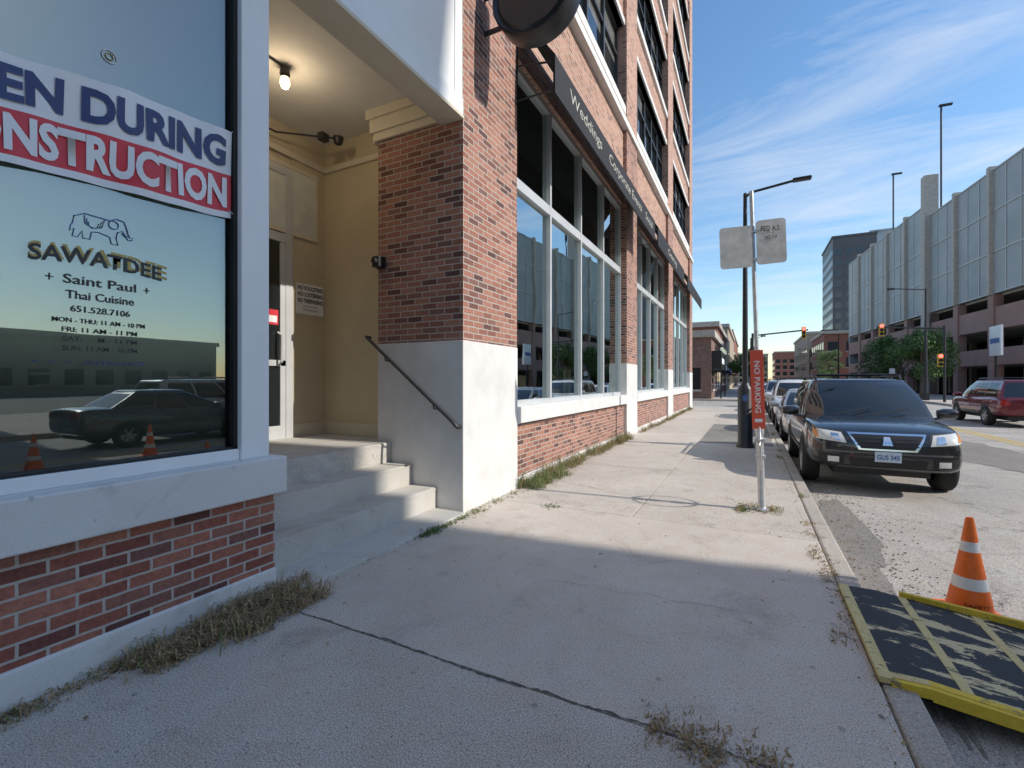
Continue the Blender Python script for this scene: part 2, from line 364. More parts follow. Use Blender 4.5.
L(nt,ramp_out(nt,zz,[(.26,(.025,.03,.03)),(.405,(.06,.075,.065)),(.465,(.40,.44,.35)),(.56,(.55,.58,.46)),(.68,(.40,.45,.38)),(.80,(.20,.25,.24)),(1,(.14,.19,.20))]),b.inputs['Base Color']); b.inputs['Roughness'].default_value=.7  # film gradient has reflection painted in: dark street below, pale middle, bluish sky above
M['reflection_film']=m
boxes('window_film_painted_reflection',[(-3.32,-3.30,-.75,2.005,1.08,4.9)],M['reflection_film'],B)
M['navy']=pbr('navy_vinyl',(.03,.05,.16),.5); M['gold']=pbr('gold_vinyl',(.50,.38,.10),.5); M['blackv']=pbr('dark_vinyl',(.03,.03,.03),.5)
M['bluev']=pbr('blue_vinyl',(.07,.15,.38),.5); M['whitev']=pbr('banner_white',(.84,.84,.84),.5,var=.04); M['redv']=pbr('banner_red',(.70,.04,.06),.5,var=.08)
gx=-3.252
W=group('window_lettering')
def arch(cx,z0,k,g_=0): return lambda x,y: Vector((gx+g_,cx+x,z0+y-k*x*x))
text('line','SAWATDEE',M['blackv'],W,(0,0,0),width=.60,height=.085,warp=arch(1.28,2.19,.25),offset=.02)
for (s,y,z,wd,ht,mt) in [('Saint Paul',1.28,2.075,.33,.05,'blackv'),('Thai Cuisine',1.28,1.995,.31,.045,'blackv'),('651.528.7106',1.28,1.925,.27,.035,'blackv'),
    ('MON - THU: 11 AM - 10 PM',1.28,1.865,.42,.026,'blackv'),('FRI: 11 AM - 11 PM',1.28,1.815,.34,.026,'blackv'),('SAT:     M - 11 PM',1.28,1.765,.34,.026,'blackv'),('SUN: 11 AM - 10 PM',1.28,1.715,.34,.026,'blackv'),('<  <  <   ENTRANCE',1.24,1.64,.5,.022,'navy')]:
    text('line',s,M[mt],W,(gx,y,z),width=wd,height=ht,offset=.012)
text('logo_shadow','SAWATDEE',M['gold'],W,(0,0,0),width=.63,height=.085,warp=arch(1.295,2.205,.25,-.0015),offset=.02)
for yy in (1.06,1.5):
    boxes('ornament',[(gx,gx+.001,yy-.015,yy+.015,2.095,2.10),(gx,gx+.001,yy-.0025,yy+.0025,2.08,2.115)],M['blackv'],W)
ele=[(-.17,.02),(-.16,.09),(-.10,.13),(-.02,.125),(.05,.12),(.09,.15),(.14,.14),(.155,.09),(.165,.04),(.18,.0),(.20,.01),(.19,-.02),(.165,-.02),(.145,.02),(.13,.05),(.10,.03),(.09,-.02),(.10,-.09),(.06,-.09),(.05,-.03),(-.02,-.01),(-.06,-.02),(-.07,-.09),(-.11,-.09),(-.115,-.03),(-.14,-.09),(-.17,-.09),(-.16,-.02),(-.185,-.05),(-.18,.0)]
tube('elephant_outline',[(gx,1.28+a*.75,2.39+b_*.62) for a,b_ in ele],.0028,M['bluev'],W,5,True)
tube('elephant_ear',[(gx,1.28+.055+.024*math.cos(t*.7),2.39+.055+.024*math.sin(t*.7)) for t in range(9)],.003,M['bluev'],W,5,True)
for q in range(3):
    tube('elephant_blanket',[(gx,1.28+a*.75*(1-q*.25)-.01*q,2.40+b_*.62*(1-q*.25)) for a,b_ in [(-.10,.10),(-.1,.03),(-.05,.0),(0,.02),(.02,.10)]],.0022,M['bluev'],W,5)
tube('elephant_tusk',[(gx,1.28+a*.75,2.39+b_*.62) for a,b_ in [(.125,.03),(.15,.0),(.17,.02)]],.003,M['bluev'],W,5)
def bn(y,v):
    t=(y-.88)/1.12
    zt=3.15+.13*t+.03*math.sin(t*3); zb=2.60+.10*t+.015*math.sin(t*4+1)
    return Vector((-3.230+.012*math.sin(y*9+v*2.2)+.006*math.sin(y*23-v*5),y,zb+(zt-zb)*v))
bg=group('construction_banner'); V=[];F=[];I=[]; ny,nv=110,14
for i in range(ny+1):
    for j in range(nv+1): V.append(bn(-.2+2.20*i/ny,j/nv))
for i in range(ny):
    for j in range(nv): F.append((i*(nv+1)+j,(i+1)*(nv+1)+j,(i+1)*(nv+1)+j+1,i*(nv+1)+j+1)); I.append(1 if 1<=j<7 else 0)
mesh('banner_sheet',V,F,[M['whitev'],M['redv']],bg,60,0,I)
def wp(cy,v0,vh,h):
    def f(x,y):
        p=bn(cy+x,v0+vh*y/h); return Vector((p.x+.006,p.y,p.z))
    return f
text('banner_top_text','OPEN DURING',M['navy'],bg,(0,0,0),width=1.38,height=.26,warp=wp(1.27,.57,.34,.26),offset=.04)
text('banner_bottom_text','CONSTRUCTION',M['whitev'],bg,(0,0,0),width=1.36,height=.22,warp=wp(1.29,.11,.35,.22),offset=.04)
for yy,z_ in ((1.985,3.27),(1.985,2.74)): tube('banner_cord',[(-3.23,yy,z_),(-3.19,2.06,z_+(.08 if z_>3 else -.08))],.003,M['whitev'],bg,5)
tube('window_sticker_ring',[(gx,1.315+.035*math.cos(t*.52),3.40+.035*math.sin(t*.52)) for t in range(12)],.003,M['whitev'],W,5,True)
tube('window_sticker_ring',[(gx,1.315+.018*math.cos(t*.52),3.40+.018*math.sin(t*.52)) for t in range(12)],.003,M['gold'],W,5,True)
# ---------------- entry recess
boxes('entry_back_wall',[(-5.9,-5.64,2.0,3.45,.7,5.05),(-5.9,-5.64,4.33,4.9,.7,5.05),(-5.9,-5.66,3.45,4.33,4.42,5.05)],M['cream'],B)
boxes('entry_side_wall',[(-5.9,-4.31,4.9,5.9,.7,5.05),(-5.9,-3.5,1.9,2.2,.7,5.05)],M['cream'],B)
boxes('entry_base_trim',[(-5.64,-4.31,4.885,4.9,.77,.95),(-5.64,-5.625,4.36,4.884,.77,.95),(-5.64,-5.60,2.2,4.884,4.62,4.70),(-5.60,-4.31,4.86,4.9,4.62,4.70)],M['creamtrim'],B,.005)
boxes('entry_ceiling',[(-5.9,-3.3,2.0,6.0,5.05,5.3)],M['ceil'],B)
boxes('pillar_capital',[(-4.36,-3.3,4.56,4.6,4.66,4.76),(-4.40,-3.3,4.53,4.6,4.76,4.93),(-4.44,-3.3,4.50,4.6,4.93,5.05),(-4.40,-4.31,4.6,4.9,4.66,5.05)],M['creamtrim'],B,.004)
boxes('entry_beam',[(-3.3,-3.02,2.24,4.6,4.66,6.4)],M['white'],B,.006)
boxes('beam_panel_trim',[(-3.02,-2.995,2.24,4.6,4.66,4.86),(-3.02,-3.005,2.24,2.4,4.86,6.4),(-3.02,-3.005,4.45,4.6,4.86,6.4)],M['white'],B,.006)
boxes('beam_soffit',[(-3.31,-2.98,2.24,4.6,4.62,4.66)],M['creamtrim'],B,.004)
boxes('door_frame',[(-5.66,-5.60,4.22,4.33,.77,4.42),(-5.66,-5.60,3.45,3.54,.77,4.42),(-5.66,-5.60,3.54,4.22,3.42,3.54),(-5.65,-5.61,3.54,4.22,.77,.95),(-5.65,-5.61,3.54,4.22,1.75,1.83),(-5.66,-5.60,3.54,4.22,4.34,4.42),(-5.65,-5.61,4.14,4.22,.95,3.42)],M['alu'],B,.004)
boxes('door_glass',[(-5.64,-5.632,3.54,4.22,.95,3.42),],M['dglass'],B)
M['transom']=pbr('transom_glass',(.62,.63,.58),.2,var=.1)
boxes('transom_window',[(-5.632,-5.62,3.5,4.70,3.62,4.46)],M['transom'],B)
boxes('transom_frame',[(-5.64,-5.61,3.5,4.76,3.56,3.62),(-5.64,-5.61,3.5,4.76,4.46,4.52),(-5.64,-5.61,4.70,4.76,3.62,4.46)],M['creamtrim'],B,.003)
tube('door_handle',[(-5.6,4.1,1.75),(-5.53,4.1,1.8),(-5.53,4.1,2.15),(-5.6,4.1,2.2)],.015,M['alu'],B,8)
boxes('door_notice',[(-5.632,-5.628,3.9,4.12,2.3,2.5)],M['redv'],B); boxes('door_notice_paper',[(-5.628,-5.624,3.92,4.1,2.33,2.42)],M['whitev'],B)
sg=group('no_soliciting_sign'); boxes('sign_plate',[(-5.64,-5.625,4.40,4.86,2.50,2.93)],M['whitev'],sg,.003)
for k,s in enumerate(['NO SOLICITING','NO LOITERING','NO TRESPASSING']): text('sign_line',s,M['blackv'],sg,(-5.622,4.63,2.84-k*.09),width=.43,height=.06,offset=.03)
for k,s in enumerate(['VIOLATORS WILL','BE PROSECUTED']): text('sign_small',s,M['blackv'],sg,(-5.622,4.63,2.60-k*.05),width=.25,height=.022,offset=.01)
stp=group('entrance_steps')
boxes('bottom_slab',[(-3.38,-2.93,2.32,4.55,-.05,.03)],M['step'],stp,.01)
boxes('step_1',[(-3.75,-3.37,2.30,4.59,-.05,.27)],M['step'],stp,.015)
boxes('step_2',[(-4.09,-3.74,2.30,4.59,-.05,.52)],M['step'],stp,.015)
boxes('landing',[(-5.64,-4.08,2.0,4.895,-.05,.77)],M['step'],stp,.015)
boxes('nosings',[(-3.372,-3.366,2.30,4.585,.235,.262),(-3.742,-3.736,2.30,4.585,.485,.512),(-4.082,-4.076,2.30,4.585,.735,.762)],M['step'],stp)
h=group('handrail')
tube('rail',[(-4.45,4.60,2.12),(-4.42,4.50,2.12),(-4.36,4.49,2.08),(-3.08,4.49,1.08),(-3.03,4.49,1.03),(-3.02,4.52,1.01),(-3.03,4.60,1.01)],.021,M['dsteel'],h,10)
for xx,z in ((-4.1,1.88),(-3.35,1.29)): tube('bracket',[(xx,4.60,z-.08),(xx,4.5,z-.07),(xx,4.49,z)],.01,M['dsteel'],h,8)
sc=group('security_camera'); boxes('housing',[(-4.29,-4.17,4.46,4.59,3.0,3.14)],M['black'],sc,.01); lathe('lens',[(0,-.02),(.035,-.02),(.04,.0),(.04,.05)],M['gasket'],sc,16,(-4.23,4.44,3.07),40,None,'Y')
tube('arm',[(-4.31,4.62,3.02),(-4.28,4.55,3.0)],.012,M['black'],sc,6)
pl=group('porch_lamp')
lathe('fixture',[(.0,.09),(.05,.09),(.055,.02),(.04,.0),(.035,-.02)],M['dsteel'],pl,16,(-4.6,3.45,4.93))
tube('conduit',[(-4.6,3.45,5.03),(-4.6,2.3,5.035)],.012,M['dsteel'],pl,6)
tube('guard',[(-4.6+.055*math.cos(t*.785),3.45+.055*math.sin(t*.785),4.86) for t in range(8)],.004,M['dsteel'],pl,5,True)
M['bulb']=emis('lamp_bulb_glow',(1,.66,.3),7)
lathe('bulb',[(0,-.12),(.035,-.11),(.055,-.06),(.04,0),(0,.0)],M['bulb'],pl,16,(-4.6,3.45,4.92))
pd=bpy.data.lights.new('lamp_light','POINT'); pd.energy=9; pd.color=(1,.80,.55); pd.shadow_soft_size=.06; po=bpy.data.objects.new('lamp_light',pd); S.collection.objects.link(po); po.location=(-4.6,3.45,4.74); po.parent=pl
tl=group('ceiling_camera'); tube('conduit',[(-5.58,2.3,4.78),(-5.5,4.0,4.80),(-5.0,4.55,4.85)],.012,M['dsteel'],tl,6); lathe('dome',[(0,-.08),(.05,-.06),(.07,0),(.07,.03),(0,.03)],M['black'],tl,16,(-4.98,4.55,4.83)); boxes('floodlight',[(-5.1,-5.0,4.3,4.42,4.74,4.84)],M['black'],tl,.01)
rs=group('round_blade_sign'); lathe('drum',[(0,-.14),(.44,-.14),(.47,-.11),(.52,-.15),(.54,-.12),(.54,.12),(.52,.15),(.47,.11),(0,.14)],M['black'],rs,48,(-2.28,5.1,6.18),35,None,'Y')
tube('bracket',[(-3.0,5.1,6.4),(-2.6,5.1,6.4)],.03,M['dsteel'],rs,8); tube('bracket_low',[(-3.0,5.1,5.95),(-2.7,5.1,5.95)],.03,M['dsteel'],rs,8)
# ------------------------------------------------------------------ weeds
def weeds(name,spots,parent=None):
    V=[];F=[];I=[]
    for (x0,x1,y0,y1,n,hmin,hmax,green) in spots:
        tufts=[(random.uniform(x0,x1),random.uniform(y0,y1),random.uniform(.3,1)) for _ in range(max(3,n//60))]
        for _ in range(n):
            if random.random()<.75:
                tx,ty,ts_=random.choice(tufts); x=tx+random.gauss(0,.035);y=ty+random.gauss(0,.07); hs=ts_
            else: x=random.uniform(x0,x1);y=random.uniform(y0,y1);hs=.35
            x=max(x,-3.1+.005)
            hh=random.uniform(hmin,hmax)*hs; a=random.uniform(0,6.28); ln=random.uniform(.3,1.9)*hh
            w=random.uniform(.001,.0035); dx,dy=math.cos(a),math.sin(a); px,py=-dy*w,dx*w; o=len(V)
            V+=[(x-px,y-py,.0),(x+px,y+py,.0),(x+dx*ln*.4-px,y+dy*ln*.4-py,hh*.75),(x+dx*ln*.4+px,y+dy*ln*.4+py,hh*.75),(x+dx*ln,y+dy*ln,hh*random.uniform(.4,1))]
            F+=[(o,o+1,o+3,o+2),(o+2,o+3,o+4)]; mi=0 if random.random()<green else 1; I+=[mi,mi]
            if mi==0 or random.random()<.25:
                for _k in range(3):
                    t=random.random(); cx,cy,cz=x+dx*ln*t*.7,y+dy*ln*t*.7,hh*t; r=random.uniform(.004,.014); o=len(V); b1=random.uniform(0,6.28)
                    V+=[(cx,cy,cz),(cx+r*math.cos(b1),cy+r*math.sin(b1),cz+r*.5),(cx+r*1.6*math.cos(b1+.5),cy+r*1.6*math.sin(b1+.5),cz+.2*r),(cx+r*math.cos(b1+1),cy+r*math.sin(b1+1),cz)]
                    F.append((o,o+1,o+2,o+3)); I.append(mi)
    return mesh(name,V,F,[M['green'],M['straw']],parent,None,0,I)
weeds('dry_weeds',[(-3.08,-2.82,1.3,2.45,3000,.02,.16,.03),(-3.08,-2.98,.2,1.4,900,.01,.07,.05),(-3.05,-2.68,1.7,2.35,2200,.02,.18,.03)])
weeds('wall_weeds',[(-3.05,-2.68,6.05,7.3,1500,.05,.34,.65),(-3.05,-2.82,7.0,12.7,4200,.03,.30,.35),(-3.0,-2.82,14,28,3600,.03,.26,.35),(-2.95,-2.8,4.65,5.9,260,.01,.07,.4)])
weeds('step_weeds',[(-2.93,-2.86,3.7,4.45,300,.01,.10,.9),(-2.25,-2.05,5.3,5.4,60,.005,.03,.9)])
weeds('post_weeds',[(-.15,.35,6.15,6.55,500,.01,.09,.3)])
weeds('joint_weeds',[(-.40,.15,2.07,2.19,700,.005,.05,.0),(.5,.64,1.5,6,700,.005,.04,.05),(.5,.64,6,16,500,.005,.06,.3)])
V=[];F=[]
for k in range(520):
    if k<120: x=random.uniform(-2.95,.6);y=random.uniform(.6,14);z=.004
    elif k<440: x=.76+abs(random.gauss(0,.22));y=random.uniform(3.9,13);z=-.145
    else: x=random.uniform(-3.0,-2.7);y=random.uniform(1,12);z=.004
    r=random.uniform(.004,.018); a=random.uniform(0,6.28); o=len(V)
    for q in range(5):
        an=a+q*1.257; rr=r*random.uniform(.6,1.2); V.append((x+rr*math.cos(an),y+rr*math.sin(an)*.7,z+random.uniform(0,.012)))
    F.append((o,o+1,o+2,o+3,o+4))
mesh('fallen_leaves',V,F,M['dryleaf'])
V=[];F=[]
for k in range(2600):
    if k<2200: x=.77+abs(random.gauss(0,.35));y=random.uniform(3.3,12);z=-.148; r=random.uniform(.003,.013)
    else: x=random.uniform(-2.9,.58);y=random.uniform(.8,9);z=.001; r=random.uniform(.0015,.005)
    o=len(V); a=random.uniform(0,6.28)
    for q in range(3): V.append((x+r*math.cos(a+q*2.1),y+r*math.sin(a+q*2.1),z))
    for q in range(3): V.append((x+r*.6*math.cos(a+1+q*2.1),y+r*.6*math.sin(a+1+q*2.1),z+r*random.uniform(.5,1.1)))
    F+=[(o,o+1,o+3),(o+1,o+2,o+4),(o+2,o,o+5),(o+3,o+4,o+5),(o+1,o+4,o+3),(o+2,o+5,o+4),(o,o+3,o+5)]
mesh('gravel',V,F,M['gravel'])
# ------------------------------------------------------------------ street furniture
sp_=group('sign_post',(.13,6.34,0)); sp_.rotation_euler=(0,-.030,0)
tube('pole',[(0,0,-.02),(0,0,3.85)],.024,M['galv'],sp_,10)
lathe('meter_pipe',[(.085,0),(.085,.012),(.045,.03),(.04,.04),(.04,.9),(.05,.92),(.05,.98),(.02,1.0)],M['galv'],sp_,20)
tube('bike_ring',[(.0,.26*math.cos(t*math.pi/12),.74+.26*math.sin(t*math.pi/12)) for t in range(24)],.014,M['galv'],sp_,8,True)
boxes('ring_clamp',[(-.055,.055,-.055,.055,.62,.66),(-.055,.055,-.055,.055,.82,.86)],M['galv'],sp_,.006)
boxes('red_panel',[(-.075,.065,-.06,-.05,.98,1.92)],M['red'],sp_,.002)
text('red_panel_text','NO PARKING',M['whitev'],sp_,(0,0,0),width=.62,height=.06,warp=lambda x,y:Vector((-.035+y,-.063,1.48-x)) ,offset=.01)
boxes('red_panel_arrow',[(-.045,.035,-.064,-.0605,1.06,1.1)],M['whitev'],sp_)
def plate(name,p0,p1,z0,z1,mat,par,th=.004,slant=0,r=.04):
    p0=Vector(p0);p1=Vector(p1);d=p1-p0;w=d.length;d.normalize();n=Vector((-d.y,d.x)); pts=[]
    for (cx,cy,a0) in ((w-r,z1-r,0),(r,z1-r,90),(r,z0+r,180),(w-r,z0+r,270)):
        for q in range(5):
            a=math.radians(a0+q*22.5); pts.append((cx+r*math.cos(a),cy+r*math.sin(a)))
    V=[];m_=len(pts)
    for s in (-th,th):
        for (u,z) in pts: V.append((p0.x+d.x*u+n.x*s,p0.y+d.y*u+n.y*s,z+slant*(u-w/2)))
    F=[tuple(range(m_)),tuple(range(2*m_-1,m_-1,-1))]+[(i,(i+1)%m_,m_+(i+1)%m_,m_+i) for i in range(m_)]
    return mesh(name,V,F,mat,par)
plate('sign_plate_a',(-.36,-.16),(.0,-.035),2.92,3.42,M['signback'],sp_,slant=.03)
plate('sign_plate_b',(.035,-.035),(.35,.065),2.95,3.48,M['signback'],sp_,slant=.05)
def pt(cx,z0): return lambda x,y:Vector((cx+x*.95,-.046+(cx+x*.95-.035)*.3175-.006,z0+y))
text('plate_text','PED A.S.',M['blackv'],sp_,(0,0,0),width=.22,height=.06,warp=pt(.19,3.34),offset=.01)
text('plate_text_small','NO 7-9',M['blackv'],sp_,(0,0,0),width=.13,height=.045,warp=pt(.19,3.24),offset=.01)
boxes('clamps',[(-.04,.04,-.04,.03,3.0,3.03),(-.04,.04,-.04,.03,3.34,3.37)],M['galv'],sp_)
lamp=group('street_lamp',(-.10,12.2,0))
lathe('base',[(.2,0),(.2,.05),(.16,.1),(.16,1.35),(.12,1.42),(.075,1.5)],M['black'],lamp,20)
boxes('meter_label',[(-.05,.05,-.166,-.16,1.08,1.22)],M['bluev'],lamp)
tube('pole',[(0,0,1.4),(0,0,4),(0,0,5.95)],.05,M['black'],lamp,12,False,[.065,.052,.04])
tube('arm',[(0,0,5.85),(.12,0,5.95),(1.0,0,6.06)],.03,M['black'],lamp,8)
boxes('lamp_head',[(.95,1.32,-.09,.09,6.03,6.1)],M['black'],lamp,.03)
def lamp2(loc,hh,arm,rot=0,name='street_lamp'):
    l=group(name,loc,rot); tube('pole',[(0,0,0),(0,0,hh)],.1,M['dsteel'],l,8,False,[.14,.07]); tube('arm',[(0,0,hh-.1),(-arm,0,hh+.15)],.04,M['dsteel'],l,6); boxes('lamp_head',[(-arm-.5,-arm,-.12,.12,hh+.08,hh+.22)],M['dsteel'],l,.03)
    boxes('base',[(-.2,.2,-.2,.2,0,.6)],M['dsteel'],l,.03); return l
lamp2((12.6,48.5,0),9.0,2.0); lamp2((12.6,90,0),9.0,2.0); lamp2((12.6,130,0),9,2)
lamp2((.1,60,0),6.5,-1.5); lamp2((.1,95,0),6.5,-1.5)
for (x,y) in ((.25,26.5),(12.5,58),(.3,46)):
    t=group('traffic_sign',(x,y,0)); tube('pole',[(0,0,0),(0,0,2.8)],.03,M['galv'],t,8); plate('panel',(-.22,-.04),(.22,-.04),2.2,2.8,M['whitev'],t)
M['sigy']=pbr('signal_yellow',(.55,.36,.03),.5); M['sigr']=emis('signal_red_lens',(1,.05,.02),2)
for (x,y,d_) in ((.2,44.5,1),(12.7,44.8,-1)):
    t=group('traffic_signal',(x,y,0)); tube('mast',[(0,0,0),(0,0,5.6)],.09,M['dsteel'],t,8); tube('mast_arm',[(0,0,5.4),(4.0*d_,0,5.7)],.06,M['dsteel'],t,8)
    for xo,zo in ((3.7*d_,5.0),(.25*d_,2.6)):
        boxes('signal_head',[(xo-.15,xo+.15,-.12,.12,zo,zo+.95)],M['sigy'],t,.02)
        for q in range(3): lathe('lens',[(0,-.15),(.1,-.15),(.12,-.24),(.125,-.12)],M['sigr'] if q==2 else M['black'],t,12,(xo,0,zo+.17+q*.3),40,None,'Y')
def cone(x,y,rz_=.3):
    cn=group('traffic_cone',(x,y,-.15),rz_)
    lathe('cone',[(.135,.03),(.118,.13),(.103,.21),(.088,.29),(.072,.38),(.057,.47),(.047,.54),(.024,.70),(.02,.71),(0,.70)],[M['orange'],M['conew']],cn,32,mi=[0,0,1,0,0,1,0,0,0])
    boxes('base',[(-.18,.18,-.18,.18,.0,.035)],M['orange'],cn,.015)
    text('cone_text','SAFETY',M['blackv'],cn,(0,0,0),width=.15,height=.022,warp=lambda x,y:Vector((.127*math.sin(x/.125-.25),-.129*math.cos(x/.125-.25),.10+y)),offset=.01)
    text('cone_text','SIGNS',M['blackv'],cn,(0,0,0),width=.12,height=.022,warp=lambda x,y:Vector((.132*math.sin(x/.13-.25),-.134*math.cos(x/.13-.25),.065+y)),offset=.01)
cone(1.42,4.52); cone(5.5,3.7); cone(5.5,5.6)
rp=group('kerb_ramp')
def slab(name,q,th,mat,par,bev=0):
    V=[Vector(p) for p in q]+[Vector(p)-Vector((0,0,th)) for p in q]
    return mesh(name,V,[(0,1,2,3),(7,6,5,4),(0,4,5,1),(1,5,6,2),(2,6,7,3),(3,7,4,0)],mat,par,None,bev)
def rz(x): return .035 if x<.8 else .035-(x-.8)/(2.15-.8)*.17
def rslab(name,x0,x1,y0,y1,mat,dz=0,th=.02,n=1):
    slab(name,[(x0,y0,rz(x0)+dz),(x1,y0,rz(x1)+dz),(x1,y1,rz(x1)+dz),(x0,y1,rz(x0)+dz)],th,mat,rp)
rslab('plate_top',.60,.80,3.0,4.2,M['plate']); rslab('plate_slope',.80,2.15,3.0,4.2,M['plate'])
rslab('edge_strip',.59,.645,2.98,4.21,M['paley'],.004,.03)
rslab('near_stripe_top',.645,.8,3.0,3.05,M['paley'],.004,.005); rslab('near_stripe',.8,2.15,3.0,3.05,M['yellow'],.004,.005)
for k,xx in enumerate((.93,1.32,1.75)): rslab('cross_stripe_%d'%k,xx,xx+.05,3.05,4.19,M['paley'],.004,.005)
slab('flange_far',[(.95,4.2,.045),(2.15,4.2,-.075),(2.15,4.235,-.075),(.95,4.235,.045)],.075,M['yellow'],rp)
slab('flange_near',[(.64,2.97,.0349),(.8,2.97,.0349),(.8,3.0,.0349),(.64,3.0,.0349)],.05,M['yellow'],rp)
slab('flange_near_b',[(.8,2.97,.0349),(2.15,2.97,-.1351),(2.15,3.0,-.1351),(.8,3.0,.0349)],.06,M['yellow'],rp)
# ------------------------------------------------------------------ cars
def wheel(name,par,x,y,r,side):
    w=.12
    lathe(name+'_tyre',[(r*.62,-w),(r*.9,-w),(r*.98,-w*.75),(r,-w*.3),(r,w*.3),(r*.98,w*.75),(r*.9,w),(r*.62,w)],M['tyre'],par,32,(x,y,r),50,None,'Y')
    s=side
    lathe(name+'_rim',[(r*.64,s*w*.9),(r*.60,s*w*.98),(r*.58,s*w*.7),(r*.5,s*w*.2),(0,s*w*.15)],M['rim'],par,32,(x,y,r),50,None,'Y')
    V=[];F=[]
    for k in range(6):
        a=k*math.pi/3; ca,sa=math.cos(a),math.sin(a)
        for (rr,ww) in ((r*.08,r*.07),(r*.6,r*.055)):
            for sg_ in (-1,1):
                for yy in (.25,.85): V.append((x+ca*rr-sa*ww*sg_,y+s*w*yy,r+sa*rr+ca*ww*sg_))
        o=k*8; F+=[tuple(o+i for i in f) for f in BF]
    mesh(name+'_spokes',V,F,M['rim'],par); lathe(name+'_hub',[(0,s*w*.95),(r*.13,s*w*.92),(r*.15,s*w*.6)],M['rim'],par,16,(x,y,r),50,None,'Y')
M['tyre']=pbr('tyre_rubber',(.025,.025,.025),.85); M['rim']=pbr('alloy_rim',(.45,.46,.47),.3,.8)
M['cglass']=darkglass('car_glass',(.02,.024,.025),.02,.9); M['chrome']=pbr('chrome',(.8,.8,.8),.2,1,var=.05)
M['clad']=pbr('plastic_cladding',(.035,.035,.037),.6); M['cladg']=pbr('grey_trim',(.13,.13,.135),.45,.3); M['hl']=darkglass('headlight_lens',(.68,.69,.66),.05,1); M['amber']=pbr('amber_lens',(.7,.25,.03),.3)
M['tail']=pbr('tail_lens',(.35,.01,.01),.2); M['grille']=pbr('grille_dark',(.012,.012,.013),.5)
M['plt']=pbr('number_plate',(.55,.66,.78),.4,var=.08,vs=20)
SUV=dict(st=[(-2.36,.76,.50,.96),(-2.32,.88,.42,1.08),(-2.0,.955,.37,1.12),(-1.0,.98,.35,1.10),(0,.985,.35,1.08),(.9,.98,.35,1.07),(1.2,.975,.35,1.07),(1.7,.965,.35,1.05),(2.08,.94,.36,1.00),(2.28,.88,.37,.93),(2.38,.78,.39,.85),(2.44,.58,.43,.77)],
  gh=dict(zb=1.08,zt=1.69,fb=1.30,ft=.50,rb=-2.26,rt=-2.02,wb=.91,wt=.71),wx=(1.45,-1.33),r=.385,bul=.20,rails=True)
SED=dict(st=[(-2.33,.74,.50,.88),(-2.28,.84,.36,.98),(-1.9,.88,.28,1.02),(-1.0,.90,.22,.98),(0,.905,.22,.95),(.8,.90,.22,.94),(1.1,.90,.22,.93),(1.6,.88,.22,.86),(2.0,.85,.22,.78),(2.2,.80,.22,.70),(2.28,.70,.25,.62),(2.31,.52,.3,.56)],
  gh=dict(zb=.94,zt=1.40,fb=1.2,ft=.30,rb=-1.75,rt=-1.05,wb=.82,wt=.60),wx=(1.38,-1.32),r=.32,bul=.14,rails=False)
def paint(name,col,metal=.3): return pbr(name,col,.28,metal,var=.03,coat=1.0)
